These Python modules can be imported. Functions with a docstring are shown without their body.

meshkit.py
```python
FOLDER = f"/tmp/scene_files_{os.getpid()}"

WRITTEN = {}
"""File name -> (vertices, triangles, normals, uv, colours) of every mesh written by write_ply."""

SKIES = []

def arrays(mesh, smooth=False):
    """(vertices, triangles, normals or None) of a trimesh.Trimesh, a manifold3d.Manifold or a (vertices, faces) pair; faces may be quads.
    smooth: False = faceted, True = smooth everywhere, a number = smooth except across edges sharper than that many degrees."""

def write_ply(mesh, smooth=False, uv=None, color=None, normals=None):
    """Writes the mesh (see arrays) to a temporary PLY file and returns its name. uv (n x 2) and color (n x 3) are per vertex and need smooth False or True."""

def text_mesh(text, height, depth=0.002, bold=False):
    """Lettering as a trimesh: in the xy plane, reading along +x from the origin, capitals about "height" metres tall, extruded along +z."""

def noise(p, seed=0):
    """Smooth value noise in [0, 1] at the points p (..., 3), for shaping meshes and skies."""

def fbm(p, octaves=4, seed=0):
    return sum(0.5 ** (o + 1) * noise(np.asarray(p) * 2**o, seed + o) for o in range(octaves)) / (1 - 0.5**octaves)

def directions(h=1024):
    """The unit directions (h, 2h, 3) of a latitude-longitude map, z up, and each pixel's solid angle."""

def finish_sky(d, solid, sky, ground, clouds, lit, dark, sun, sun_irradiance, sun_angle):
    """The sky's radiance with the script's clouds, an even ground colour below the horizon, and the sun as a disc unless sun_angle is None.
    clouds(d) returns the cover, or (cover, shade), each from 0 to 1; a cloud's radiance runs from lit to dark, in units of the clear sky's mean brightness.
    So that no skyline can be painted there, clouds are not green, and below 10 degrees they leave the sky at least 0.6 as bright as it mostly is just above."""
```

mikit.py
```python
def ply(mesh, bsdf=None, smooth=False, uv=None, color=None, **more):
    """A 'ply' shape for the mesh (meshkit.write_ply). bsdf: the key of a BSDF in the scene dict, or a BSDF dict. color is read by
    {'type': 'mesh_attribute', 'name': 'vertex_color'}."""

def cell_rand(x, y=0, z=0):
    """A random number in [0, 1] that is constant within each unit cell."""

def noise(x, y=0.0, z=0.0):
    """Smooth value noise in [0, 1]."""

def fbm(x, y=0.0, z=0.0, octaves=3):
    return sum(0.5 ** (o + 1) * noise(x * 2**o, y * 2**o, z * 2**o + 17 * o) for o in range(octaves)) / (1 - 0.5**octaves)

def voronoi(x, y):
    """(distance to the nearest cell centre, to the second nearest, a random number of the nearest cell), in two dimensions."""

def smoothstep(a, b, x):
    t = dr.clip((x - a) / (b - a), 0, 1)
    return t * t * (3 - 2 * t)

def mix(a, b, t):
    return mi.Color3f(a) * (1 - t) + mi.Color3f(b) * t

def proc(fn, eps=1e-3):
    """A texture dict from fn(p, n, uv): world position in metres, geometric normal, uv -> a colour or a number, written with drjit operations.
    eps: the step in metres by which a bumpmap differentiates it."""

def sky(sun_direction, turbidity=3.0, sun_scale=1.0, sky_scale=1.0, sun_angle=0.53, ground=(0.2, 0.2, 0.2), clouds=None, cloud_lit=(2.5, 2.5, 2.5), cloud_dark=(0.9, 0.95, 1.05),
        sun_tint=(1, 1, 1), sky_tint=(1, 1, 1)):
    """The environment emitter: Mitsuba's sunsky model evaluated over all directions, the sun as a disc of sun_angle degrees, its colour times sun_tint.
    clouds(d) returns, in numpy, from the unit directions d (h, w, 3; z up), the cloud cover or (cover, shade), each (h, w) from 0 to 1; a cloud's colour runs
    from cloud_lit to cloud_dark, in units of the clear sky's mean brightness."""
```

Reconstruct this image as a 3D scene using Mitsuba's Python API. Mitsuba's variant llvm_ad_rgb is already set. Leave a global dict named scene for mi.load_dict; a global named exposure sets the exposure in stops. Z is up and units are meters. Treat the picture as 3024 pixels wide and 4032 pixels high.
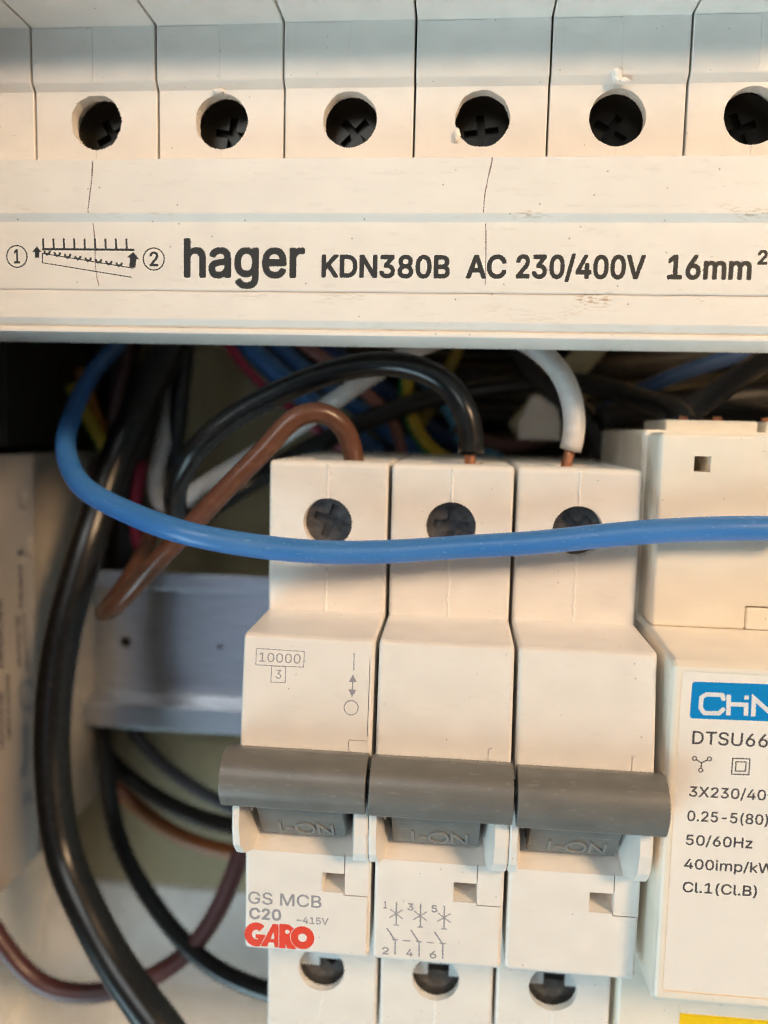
import math
import numpy as np
import trimesh
import mitsuba as mi
import manifold3d as m3
from shapely import affinity
from shapely.geometry import Polygon, LineString, Point, MultiPolygon, box as sbox
from shapely.ops import unary_union
from scipy.interpolate import CubicSpline
import meshkit
import mikit
from mikit import proc, noise, fbm, voronoi, smoothstep, mix, cell_rand

T = mi.ScalarTransform4f
MM = 0.001                      # everything below is drawn in millimetres
scene, labels = {}, {}

# ------------------------------------------------------------------ camera, light, exposure
scene['camera'] = {
    'type': 'thinlens', 'fov': 51.0, 'fov_axis': 'x', 'near_clip': 0.01, 'far_clip': 10.0,
    'aperture_radius': 0.0011, 'focus_distance': 0.1035,
    'to_world': T().look_at(origin=[0.027152, -0.113793, 0.026339], target=[0.018202, -0.014710, 0.016223],
                            up=[-0.03344, 0.09852, 0.99457])}
exposure = 0.13


def unseen_lamp(name, direction, dist, half, radiance, label):  # light sources out of view, each placed for what it lights
    d = np.array(direction, float) / np.linalg.norm(direction)
    o = d * dist + np.array([0.027, 0, 0.01])
    scene[name] = {'type': 'rectangle', 'to_world': T().look_at(origin=o.tolist(), target=[0.027, 0, 0.01], up=[0, 0, 1]).scale([half[0], half[1], 1]),
                   'bsdf': {'type': 'diffuse', 'reflectance': {'type': 'rgb', 'value': 0.3}},
                   'emitter': {'type': 'area', 'radiance': {'type': 'rgb', 'value': radiance}}}
    labels[name] = {'kind': 'structure', 'label': label}


unseen_lamp('unseen_lamp', (0.58, -0.68, 0.44), 0.8, (0.085, 0.085), [57.0, 38.5, 22.5], 'warm light source out of view, lighting the open box from the upper right')  # out of view; lights the fronts warmly from upper right
unseen_lamp('unseen_window', (-0.56, -0.50, -0.66), 1.5, (0.34, 0.48), [4.6, 6.6, 7.4], 'cool light source out of view, lighting the box from the lower left')  # out of view; gives undersides and left flanks their cool light
unseen_lamp('unseen_skylight', (-0.22, -0.85, 0.46), 1.5, (0.28, 0.28), [5.0, 5.15, 5.15], 'pale light source out of view, high in front, lighting the lower left inside')  # out of view, placed to light the floor and lower back panel
unseen_lamp('unseen_window_001', (-0.23, -0.94, -0.25), 1.6, (0.14, 0.30), [0.42, 0.50, 0.68], 'small dim light source out of view, placed to mirror in the steel rail')  # out of view, placed for the bluish reflection in the rail
scene['room_light'] = {'type': 'constant', 'radiance': {'type': 'rgb', 'value': [0.06, 0.065, 0.07]}}


# ------------------------------------------------------------------ materials
def principled(**k):
    d = {'type': 'principled'}
    for a, b in k.items():
        d[a] = {'type': 'rgb', 'value': b} if isinstance(b, (tuple, list)) else b
    return d


def bump(inner, fn, scale, eps=1e-4):
    return {'type': 'bumpmap', 'arbitrary': proc(fn, eps=eps), 'scale': scale, 'bsdf': inner}


def plastic_colour(base, speck, dirt, sc=1.0):
    def fn(p, n, uv):
        x, y, z = p.x * 1000, p.y * 1000, p.z * 1000
        c = mi.Color3f(base) * (0.965 + 0.07 * noise(x * 0.35, y * 0.35, z * 0.35))
        d, _, r = voronoi(x * 0.62 + y * 0.37, z * 0.62 - y * 0.41)
        dot = dr_sel(d, r, speck)
        c = c * (1 - 0.6 * dot)
        s = smoothstep(0.60, 0.78, fbm(x * 0.55, y * 0.55, z * 1.6, octaves=4))
        return c * (1 - 0.35 * dirt * s * mi.Color3f(0.7, 0.85, 1.0))
    return fn


def dr_sel(d, r, speck):
    return smoothstep(0.07, 0.03, d) * smoothstep(1 - speck, 1 - speck + 0.05, r)


def strip_colour(p, n, uv):
    x, y, z = p.x * 1000, p.y * 1000, p.z * 1000
    c = mi.Color3f(0.775, 0.73, 0.665) * (0.965 + 0.07 * noise(x * 0.3, y * 0.3, z * 0.3))
    patch = smoothstep(0.58, 0.74, fbm(x * 0.16 + 3.0, 1.5, z * 0.3, octaves=2))
    fine = smoothstep(0.42, 0.72, fbm(x * 1.6, 4.0, z * 4.5, octaves=4))
    near = dr_exp((z - 54.0) * 1.3) + dr_exp((z - 43.5) * 1.3) + 0.35 * dr_exp((z - 41.6) * 0.7)
    near = near * (0.25 + 0.75 * smoothstep(8.0, 32.0, x))
    c = mix(c, mi.Color3f(0.42, 0.27, 0.12) * 0.9, mi.Float(0.75) * patch * fine * near)
    d, _, r = voronoi(x * 0.5, z * 0.5)
    c = c * (1 - 0.6 * dr_sel(d, r, 0.10))
    smear = smoothstep(0.60, 0.85, fbm(x * 0.5, 9.0, z * 1.5, octaves=4))
    return c * (1 - 0.06 * smear)


def dr_exp(t):
    import drjit as dr
    return dr.exp(-t * t)


CREAM = (0.765, 0.725, 0.672)
fine_grain = lambda p, n, uv: noise(p.x * 4200, p.y * 4200, p.z * 4200) + 0.6 * noise(p.x * 900, p.y * 900, p.z * 900)
scene['cream'] = {'type': 'twosided', 'b': bump(principled(base_color=proc(plastic_colour(CREAM, 0.065, 0.10)), roughness=0.34, specular=0.45), fine_grain, 6e-6)}
scene['cream_meter'] = {'type': 'twosided', 'b': bump(principled(base_color=proc(plastic_colour((0.79, 0.725, 0.62), 0.08, 0.05)), roughness=0.34, specular=0.45), fine_grain, 6e-6)}
scene['strip_plastic'] = {'type': 'twosided', 'b': bump(principled(base_color=proc(strip_colour), roughness=0.38, specular=0.5), fine_grain, 6e-6)}
scene['plate_plastic'] = principled(base_color=(0.80, 0.76, 0.70), roughness=0.25, specular=0.5)
scene['burr_plastic'] = principled(base_color=(0.84, 0.81, 0.76), roughness=0.5, specular=0.4)


def grey_plastic(p, n, uv):
    x, y, z = p.x * 1000, p.y * 1000, p.z * 1000
    s = smoothstep(0.66, 0.8, fbm(x * 0.9, y * 2.0, z * 3.0, octaves=3))
    return mi.Color3f(0.148, 0.144, 0.133) * (0.9 + 0.2 * noise(x * 0.5, y * 0.5, z * 0.5)) * (1 + 0.25 * s)


scene['grey_plastic'] = {'type': 'twosided', 'b': bump(principled(base_color=proc(grey_plastic), roughness=0.36, specular=0.5), fine_grain, 5e-6)}


def metal_screw(p, n, uv):
    x, y, z = p.x * 1000, p.y * 1000, p.z * 1000
    return mix((0.06, 0.06, 0.063), (0.24, 0.23, 0.22), fbm(x * 1.3, y * 1.3, z * 1.3, octaves=3))


scene['grey_lit'] = principled(base_color=(0.20, 0.195, 0.185), roughness=0.4)  # paler than the toggle, standing in for light on the raised letters
scene['screw_steel'] = {'type': 'twosided', 'b': principled(base_color=proc(metal_screw), roughness=0.33, metallic=0.75, specular=0.5)}
scene['shaded_steel'] = {'type': 'twosided', 'b': principled(base_color=(0.024, 0.022, 0.018), roughness=0.28, metallic=0.6, specular=0.4)}  # near-black colour stands in for the shade deep in the upper holes
scene['light_steel'] = {'type': 'twosided', 'b': principled(base_color=(0.68, 0.70, 0.70), roughness=0.45, metallic=0.6)}
scene['brass'] = {'type': 'twosided', 'b': principled(base_color=(0.36, 0.22, 0.10), roughness=0.4, metallic=0.8)}
scene['copper'] = {'type': 'twosided', 'b': principled(base_color=(0.80, 0.36, 0.20), roughness=0.3, metallic=0.9)}
scene['black_hole'] = {'type': 'twosided', 'b': {'type': 'diffuse', 'reflectance': {'type': 'rgb', 'value': 0.012}}}


def zinc(p, n, uv):
    x, y, z = p.x * 1000, p.y * 1000, p.z * 1000
    g = fbm(x * 0.25, y, z * 3.0, octaves=4)
    return mi.Color3f(0.56, 0.58, 0.62) * (0.75 + 0.5 * g)


scene['zinc'] = {'type': 'twosided', 'b': principled(base_color=proc(zinc), roughness=0.28, metallic=0.9)}


def panel_colour(p, n, uv):
    x, y, z = p.x * 1000, p.y * 1000, p.z * 1000
    return mix((0.31, 0.26, 0.15), (0.40, 0.345, 0.215), fbm(x * 0.25, y * 0.25, z * 0.05, octaves=3))


def floor_colour(p, n, uv):
    x, y, z = p.x * 1000, p.y * 1000, p.z * 1000
    return mix((0.80, 0.79, 0.75), (0.90, 0.90, 0.88), fbm(x * 0.3, y * 0.06, z * 0.3, octaves=4))


scene['panel_paint'] = {'type': 'twosided', 'b': principled(base_color=proc(panel_colour), roughness=0.6, specular=0.3)}
scene['floor_plastic'] = {'type': 'twosided', 'b': principled(base_color=proc(floor_colour), roughness=0.5, specular=0.4)}
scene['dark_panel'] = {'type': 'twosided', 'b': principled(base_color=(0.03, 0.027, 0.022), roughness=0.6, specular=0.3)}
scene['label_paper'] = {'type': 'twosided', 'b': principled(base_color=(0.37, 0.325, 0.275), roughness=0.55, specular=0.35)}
scene['yellow_label'] = principled(base_color=(0.85, 0.55, 0.01), roughness=0.4)


def wire_blue(p, n, uv):
    x, y, z = p.x * 1000, p.y * 1000, p.z * 1000
    s = smoothstep(0.66, 0.82, fbm(x * 1.6, y * 3, z * 3, octaves=4))
    return mix((0.035, 0.165, 0.46), (0.13, 0.30, 0.58), 0.8 * s + 0.25 * noise(x * 0.2, y * 0.2, z * 0.2))


def earth(p, n, uv):
    import drjit as dr
    f = dr.abs(uv.x * 2 - 1)
    return mix((0.02, 0.16, 0.03), (0.46, 0.33, 0.015), smoothstep(0.44, 0.50, f))


def pvc(col, rough=0.3, spec=0.5, coat=0.0):
    return principled(base_color=col, roughness=rough, specular=spec, clearcoat=coat)


def scuffed(c0, c1, rough):
    def fn(p, n, uv):
        x, y, z = p.x * 1000, p.y * 1000, p.z * 1000
        return mix(c0, c1, smoothstep(0.5, 0.8, fbm(x * 1.1, y * 1.1, z * 1.1, octaves=3)))
    return principled(base_color=proc(fn), roughness=rough, specular=0.5)


scene['pvc_blue'] = principled(base_color=proc(wire_blue), roughness=0.33, specular=0.5)
scene['pvc_brown'] = scuffed((0.108, 0.044, 0.025), (0.135, 0.060, 0.037), 0.28)
scene['pvc_black'] = scuffed((0.0075, 0.008, 0.0085), (0.016, 0.016, 0.016), 0.27)
scene['pvc_black_thick'] = scuffed((0.0065, 0.006, 0.0055), (0.015, 0.0125, 0.011), 0.3)
scene['pvc_black_soft'] = pvc((0.022, 0.023, 0.025), 0.4)
scene['pvc_grey'] = pvc((0.035, 0.035, 0.045), 0.4)
scene['pvc_rust'] = pvc((0.21, 0.065, 0.018), 0.35)
scene['pvc_white'] = scuffed((0.62, 0.60, 0.59), (0.70, 0.68, 0.66), 0.35)
scene['pvc_maroon'] = pvc((0.085, 0.032, 0.032), 0.35)
scene['pvc_red'] = pvc((0.33, 0.015, 0.05), 0.35)
scene['pvc_navy'] = pvc((0.012, 0.045, 0.16), 0.35)
scene['pvc_navy2'] = pvc((0.015, 0.06, 0.19), 0.35)
scene['pvc_skyblue'] = pvc((0.10, 0.36, 0.60), 0.35)
scene['pvc_rose'] = pvc((0.24, 0.095, 0.075), 0.35)
scene['pvc_yellow'] = pvc((0.30, 0.215, 0.02), 0.35)
scene['pvc_orange'] = pvc((0.50, 0.20, 0.02), 0.35)
scene['pvc_pale'] = pvc((0.58, 0.57, 0.38), 0.4)
scene['pvc_green'] = pvc((0.015, 0.06, 0.03), 0.4)
scene['pvc_earth'] = principled(base_color=proc(earth), roughness=0.35, specular=0.5)
scene['ink_black'] = principled(base_color=(0.018, 0.018, 0.016), roughness=0.5)
scene['ink_dark'] = principled(base_color=(0.06, 0.055, 0.06), roughness=0.5)
scene['ink_grey'] = principled(base_color=(0.27, 0.26, 0.28), roughness=0.5)
scene['ink_pen'] = principled(base_color=(0.25, 0.17, 0.16), roughness=0.6)
scene['ink_red'] = principled(base_color=(0.72, 0.05, 0.015), roughness=0.4)
scene['ink_blue'] = principled(base_color=(0.005, 0.22, 0.55), roughness=0.3)
scene['ink_white'] = principled(base_color=(0.72, 0.72, 0.72), roughness=0.4)
scene['ink_smudge'] = principled(base_color=(0.24, 0.23, 0.22), roughness=0.6)


# ------------------------------------------------------------------ mesh helpers
def add(key, mesh, mat, smooth=35, uv=None):
    if isinstance(mesh, m3.Manifold):
        mm = mesh.to_mesh()
        mesh = trimesh.Trimesh(np.array(mm.vert_properties[:, :3], float), np.array(mm.tri_verts), process=False)
    mesh = mesh.copy()
    mesh.vertices = np.asarray(mesh.vertices) * MM
    scene[key] = mikit.ply(mesh, mat, smooth=smooth, uv=uv)
    return key


def tag(key, label, category=None, group=None, kind=None):
    labels[key] = {k: v for k, v in (('label', label), ('category', category), ('group', group), ('kind', kind)) if v}


def man(v, f):
    return m3.Manifold(m3.Mesh(vert_properties=np.ascontiguousarray(v, np.float32), tri_verts=np.ascontiguousarray(f, np.uint32)))


def cube(x0, x1, y0, y1, z0, z1):
    return m3.Manifold.cube([x1 - x0, y1 - y0, z1 - z0]).translate([x0, y0, z0])


def rounded_ring(pts, rf, res=5):
    p = Polygon(pts)
    if rf > 0:
        p = p.buffer(-rf, quad_segs=res).buffer(rf, quad_segs=res)
    p = p.simplify(0.004)
    c = np.array(p.exterior.coords)[:-1]
    if p.exterior.is_ccw is False:
        c = c[::-1]
    return c


def prism(pts, x0, x1, rf=0.7, re=0.4, steps=4):
    """A profile of (y, z) points drawn out along x, its corners rounded by rf and its two ends rounded by re."""
    c = rounded_ring(pts, rf)
    a, b = c - np.roll(c, 1, 0), np.roll(c, -1, 0) - c
    a /= np.linalg.norm(a, axis=1)[:, None]
    b /= np.linalg.norm(b, axis=1)[:, None]
    na, nb = np.stack([a[:, 1], -a[:, 0]], 1), np.stack([b[:, 1], -b[:, 0]], 1)
    nn = na + nb
    nn /= np.maximum(np.sum(nn * na, 1), 0.25)[:, None]
    rings = []
    for k in range(steps + 1):
        t = k / steps * math.pi / 2
        rings.append((x0 + re * (1 - math.cos(t)), re * (1 - math.sin(t))))
    rings = rings + [(x0 + x1 - x, i) for x, i in rings[::-1]]
    V = np.vstack([np.column_stack([np.full(len(c), x), c - nn * i]) for x, i in rings])
    n, F = len(c), []
    for r in range(len(rings) - 1):
        i = np.arange(n)
        j = (i + 1) % n
        A, B, C, D = r * n + i, r * n + j, (r + 1) * n + j, (r + 1) * n + i
        F += [np.stack([A, B, C], 1), np.stack([A, C, D], 1)]
    tri = np.asarray(m3.triangulate([np.ascontiguousarray(c - nn * re, np.float32)]))
    F += [tri[:, ::-1], tri + (len(rings) - 1) * n]
    m = man(V, np.vstack(F))
    if m.volume() < 0 or m.is_empty():
        m = man(V, np.vstack(F)[:, ::-1])
    return m


def extrude_x(pts, x0, x1):
    return m3.CrossSection([np.array(rounded_ring(pts, 0), np.float32)]).extrude(x1 - x0).rotate([90, 0, 90]).translate([x0, 0, 0])


def hole_y(x, z, r, y0, y1, seg=56, rag=0.0, seed=0):
    rng = np.random.default_rng(seed)
    t = np.arange(seg) * 2 * math.pi / seg
    rr = r * np.ones(seg)
    if rag:
        q = meshkit.noise(np.stack([np.cos(t) * 2.5 + seed, np.sin(t) * 2.5, t * 0], 1)) - 0.5
        rr = rr + rag * q + rag * 0.5 * (rng.random(seg) - 0.5)
    cs = m3.CrossSection([np.stack([x + rr * np.cos(t), z + rr * np.sin(t)], 1).astype(np.float32)])
    return cs.extrude(y1 - y0).rotate([90, 0, 0]).translate([0, y1, 0])


def tube_mesh(points, r, sides=20, step=1.0, wob=0.012, seed=0):
    p = np.array(points, float)
    d = np.r_[0, np.cumsum(np.linalg.norm(np.diff(p, axis=0), axis=1))]
    s = CubicSpline(d, p)
    n = max(8, int(d[-1] / step))
    t = np.linspace(0, d[-1], n)
    q = s(t)
    tan = s(t, 1)
    tan /= np.linalg.norm(tan, axis=1)[:, None]
    a = np.cross(tan[0], [0.3, 1, 0.2])
    a /= np.linalg.norm(a)
    A = []
    for k in range(n):
        a = a - tan[k] * np.dot(a, tan[k])
        a /= np.linalg.norm(a)
        A.append(a)
    A = np.array(A)
    B = np.cross(tan, A)
    ang = np.arange(sides + 1) * 2 * math.pi / sides
    rr = r * (1 + wob * 2 * (meshkit.noise(np.stack([t * 0.13, t * 0 + seed, t * 0], 1)) - 0.5))
    V = q[:, None] + rr[:, None, None] * (np.cos(ang)[None, :, None] * A[:, None] + np.sin(ang)[None, :, None] * B[:, None])
    uv = np.stack(np.broadcast_arrays((ang / (2 * math.pi))[None, :], (t / 10)[:, None]), -1).reshape(-1, 2)
    m = sides + 1
    i, j = np.meshgrid(np.arange(n - 1), np.arange(sides), indexing='ij')
    a0, b0, c0, d0 = i * m + j, i * m + j + 1, (i + 1) * m + j + 1, (i + 1) * m + j
    F = np.vstack([np.stack([a0, b0, c0], -1).reshape(-1, 3), np.stack([a0, c0, d0], -1).reshape(-1, 3)])
    V = V.reshape(-1, 3)
    k0, k1 = len(V), len(V) + 1
    V = np.vstack([V, q[:1], q[-1:]])
    uv = np.vstack([uv, [[0.5, 0]], [[0.5, 1]]])
    jj = np.arange(sides)
    F = np.vstack([F, np.stack([jj * 0 + k0, jj + 1, jj], 1), np.stack([jj * 0 + k1, (n - 1) * m + jj, (n - 1) * m + jj + 1], 1)])
    return trimesh.Trimesh(V, F, process=False), uv


_letters = {}


def letters(s, bold):
    """The outline of a word, capitals 70 units tall, with the steps of its contours smoothed away."""
    if (s, bold) not in _letters:
        m = meshkit.text_mesh(s, 70.0, 1.0, bold)
        v, f = np.asarray(m.vertices), np.asarray(m.faces)
        top = f[(v[f][:, :, 2] > 0.9).all(1)]
        g = unary_union([Polygon(v[t][:, :2]).buffer(0.01) for t in top])
        out = None
        for q in getattr(g, 'geoms', [g]):
            rings = []
            for c in [q.exterior, *q.interiors]:
                n = max(12, int(c.length / 0.7))
                p = np.array([c.interpolate(i / n, normalized=True).coords[0] for i in range(n)])
                k = np.exp(-0.5 * (np.arange(-7, 8) / 2.1) ** 2)
                k /= k.sum()
                sm = sum(k[j + 7] * np.roll(p, -j, 0) for j in range(-7, 8))
                rings.append(Polygon(sm).buffer(0).simplify(0.12))
            shape = rings[0]
            for h in rings[1:]:
                shape = shape.difference(h)
            out = shape if out is None else out.union(shape)
        _letters[(s, bold)] = out
    return _letters[(s, bold)]


class Print:
    """Flat print: shapes in the plane through o with the directions r (reading) and u (up), all in mm, standing 0.03 mm proud."""

    def __init__(self, o, r=(1, 0, 0), u=(0, 0, 1), h=0.035):
        self.o, self.r, self.u, self.h = np.array(o, float), np.array(r, float) / np.linalg.norm(r), np.array(u, float) / np.linalg.norm(u), h
        self.n = np.cross(self.r, self.u)
        self.parts = []

    def put(self, m):
        v = np.asarray(m.vertices)
        m = m.copy()
        m.vertices = self.o + v[:, :1] * self.r + v[:, 1:2] * self.u + (v[:, 2:3] - 0.012) * self.n
        self.parts.append(m)

    def poly(self, g):
        for q in getattr(g, 'geoms', [g]):
            if not q.is_empty and q.area > 1e-5:
                self.put(trimesh.creation.extrude_polygon(q, self.h + 0.012, engine='earcut'))

    def line(self, pts, w, round_=False):
        self.poly(LineString(pts).buffer(w / 2, cap_style=1 if round_ else 2, join_style=1 if round_ else 2))

    def text(self, s, a, b, cap, width=None, bold=False, slope=0.0, fat=0.0):
        g = letters(s, bold)
        x0, _, x1, _ = g.bounds
        fx = width / (x1 - x0) if width else cap / 70.0
        g = affinity.affine_transform(g, [fx, 0, slope * fx, cap / 70.0, a - x0 * fx, b - slope * x0 * fx])
        if fat:
            g = g.buffer(fat / 2)
        self.poly(g)

    def mesh(self):
        return trimesh.util.concatenate(self.parts)


def ring(x, y, r, w):
    return Point(x, y).buffer(r + w / 2, quad_segs=16).difference(Point(x, y).buffer(r - w / 2, quad_segs=16))


# ------------------------------------------------------------------ the enclosure
add('back_wall', cube(-110, 150, 70.2, 72.8, -87, 135), 'panel_paint')
tag('back_wall', 'beige back panel of the open distribution box', kind='structure')
floor_profile = [(73, -86.5), (70, -88), (64, -101), (61.5, -107), (56, -109.5), (48, -113), (47, -150), (76, -150), (76, -86.5)]
add('floor', prism(floor_profile, -110, 150, 0.8, 0.2) + prism([(28, -62), (70.1, -62), (70.1, -112), (55, -112), (28, -112)], -75.9, -71.5, 0.6, 0.5), 'floor_plastic')
tag('floor', 'white plastic bottom lip of the distribution box', kind='structure')
add('shading_side_wall', cube(-80, -76, -58, 70, -94, 135) + cube(-77, -51.4, -6, 70, 50, 135), 'dark_panel')  # mostly out of view; length, upper block and dark colour shade the inside
tag('shading_side_wall', 'dark left side wall, mostly out of view, placed to shade the inside of the box', kind='structure')
dark_prism = prism([(30, 134), (30, 21.5), (69, 21.5), (69, 134)], -75.8, -57, 1.5, 0.8)
add('dark_block', dark_prism, 'dark_panel')  # black block put where the far left goes dark
tag('dark_block', 'black block put at the dark far left behind the pale labelled box', 'dark block')

# the rail that the lower devices are clipped to: a top-hat section
rail_pts = [(51.6, -5.3), (51.6, -9.0), (57.2, -9.3), (57.2, -33.9), (51.6, -34.8), (51.6, -40.3), (52.6, -40.3), (52.6, -35.7), (58.2, -34.8), (58.2, -8.4), (52.6, -8.1), (52.6, -5.3)]
rail = prism(rail_pts, -75.8, 140, 0.25, 0.1)
for hx in (-68, -45.9, -24.1, -2):
    rail = rail - hole_y(hx, -22.4, 1.25 if hx < -30 else 0.6, 50, 60)
add('mounting_rail', rail, 'zinc')
tag('mounting_rail', 'zinc plated steel mounting rail running behind the three breakers', 'rail')

# ------------------------------------------------------------------ upper row of modules
UX = [-51.03 + 17.7 * k for k in range(8)]
HX = [-42.2, -24.5, -6.7, 11.08, 28.85, 46.45, 63.55, 81.3]
up_profile = [(-1.3, 45), (-1.3, 72.0), (-2.2, 72.9), (-2.2, 80.1), (-15, 80.3), (-16, 100), (44, 100), (44, 45)]
up_labels = [
    'upper breaker module cut off by the left edge of the photo',
    'upper breaker module whose round hole shows the widest pale inner wall, above the diagram',
    'upper breaker module above the bold brand name, small burr on its hole',
    'upper breaker module third from the left with a full round hole in view',
    'upper breaker module with a chipped flake at the lower left of its hole',
    'upper breaker module with a curled white burr standing on top of its hole',
    'upper breaker module whose hole is cut by the right edge of the photo',
    'upper breaker module at the right edge']
for k in range(7):
    key = 'breaker_module' + (f'_{k:03d}' if k else '')
    tag(key, up_labels[k], 'circuit breaker', 'upper row of breaker modules')
    x0, hx = UX[k], HX[k]
    dy = [0, 0.05, 0.1, -0.12, 0.04, 0.12, -0.08][k]
    b = prism([(y + (dy if y < 0 else 0), z) for y, z in up_profile], x0 + 0.14, x0 + 17.7 - 0.14, 0.5, 0.16)
    b = b - hole_y(hx, 67.9, 3.66, -6, 0.9, 72, [0.12, 0.26, 0.16, 0.12, 0.16, 0.12, 0.1][k], k + 3) - hole_y(hx, 67.9, 5.2, 0.7, 16)
    b = b - cube(hx - 0.06, hx + 0.06, -3, -1.3 + 0.14 + dy, 58, 66)
    b = b - cube(hx - 0.06, hx + 0.06, -3, -2.2 + 0.1 + dy, 70, 80)
    b = b - cube(x0 + 0.2, hx, -3, -2.2 + 0.07 + dy, 79.9, 79.98)
    add(key + '__housing', b, 'cream', 25)
    s = m3.Manifold.cylinder(1.6, 5.15, 5.0, 40).rotate([90, 0, 0]).translate([hx, 5.6, 67.9])
    cr = cube(-2.4, 2.4, 3, 5.2, -0.55, 0.55) + cube(-0.55, 0.55, 3, 5.2, -2.4, 2.4)
    add(key + '__terminal_screw', s - cr.rotate([0, 25 + 37 * k, 0]).translate([hx, 0, 67.9]), 'shaded_steel', 30)
    rng = np.random.default_rng(40 + k)
    bits = m3.Manifold()
    for q in range(3):
        t = -1.5 + 0.45 * (q - 1) + 0.15 * rng.standard_normal()
        e = m3.Manifold.sphere(1, 14).scale([0.3 + 0.25 * rng.random(), 0.4, 0.2 + 0.2 * rng.random()]).rotate([0, 60 * rng.random(), 0])
        bits = bits + e.translate([hx + 3.4 * math.cos(t), 3.2, 67.9 + 3.4 * math.sin(t)])
    add(key + '__clamp_edge', bits, 'brass', True)
    if k in (2, 4, 5):
        vv, ff = trimesh.creation.icosphere(3, 1.0).vertices, trimesh.creation.icosphere(3, 1.0).faces
        sc, at = {2: ((0.75, 0.35, 0.3), (hx - 0.4, -1.5, 71.75)), 4: ((0.45, 0.35, 0.75), (hx - 3.3, -1.6, 65.7)), 5: ((0.6, 0.6, 0.85), (hx - 0.5, -2.3, 72.6))}[k]
        v = vv * (0.6 + 0.95 * meshkit.fbm(vv * 1.9 + k, 3)[:, None]) * np.array(sc)
        if k == 5:
            v2 = vv * (0.6 + 0.9 * meshkit.fbm(vv * 2.1 + 9, 3)[:, None]) * np.array([0.75, 0.4, 0.35]) + [0.9, 0.1, -0.55]
            v, ff = np.vstack([v, v2]), np.vstack([ff, ff + len(vv)])
        add(key + '__plastic_burr', trimesh.Trimesh(v + np.array(at), ff, process=False), 'burr_plastic', True)

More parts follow.
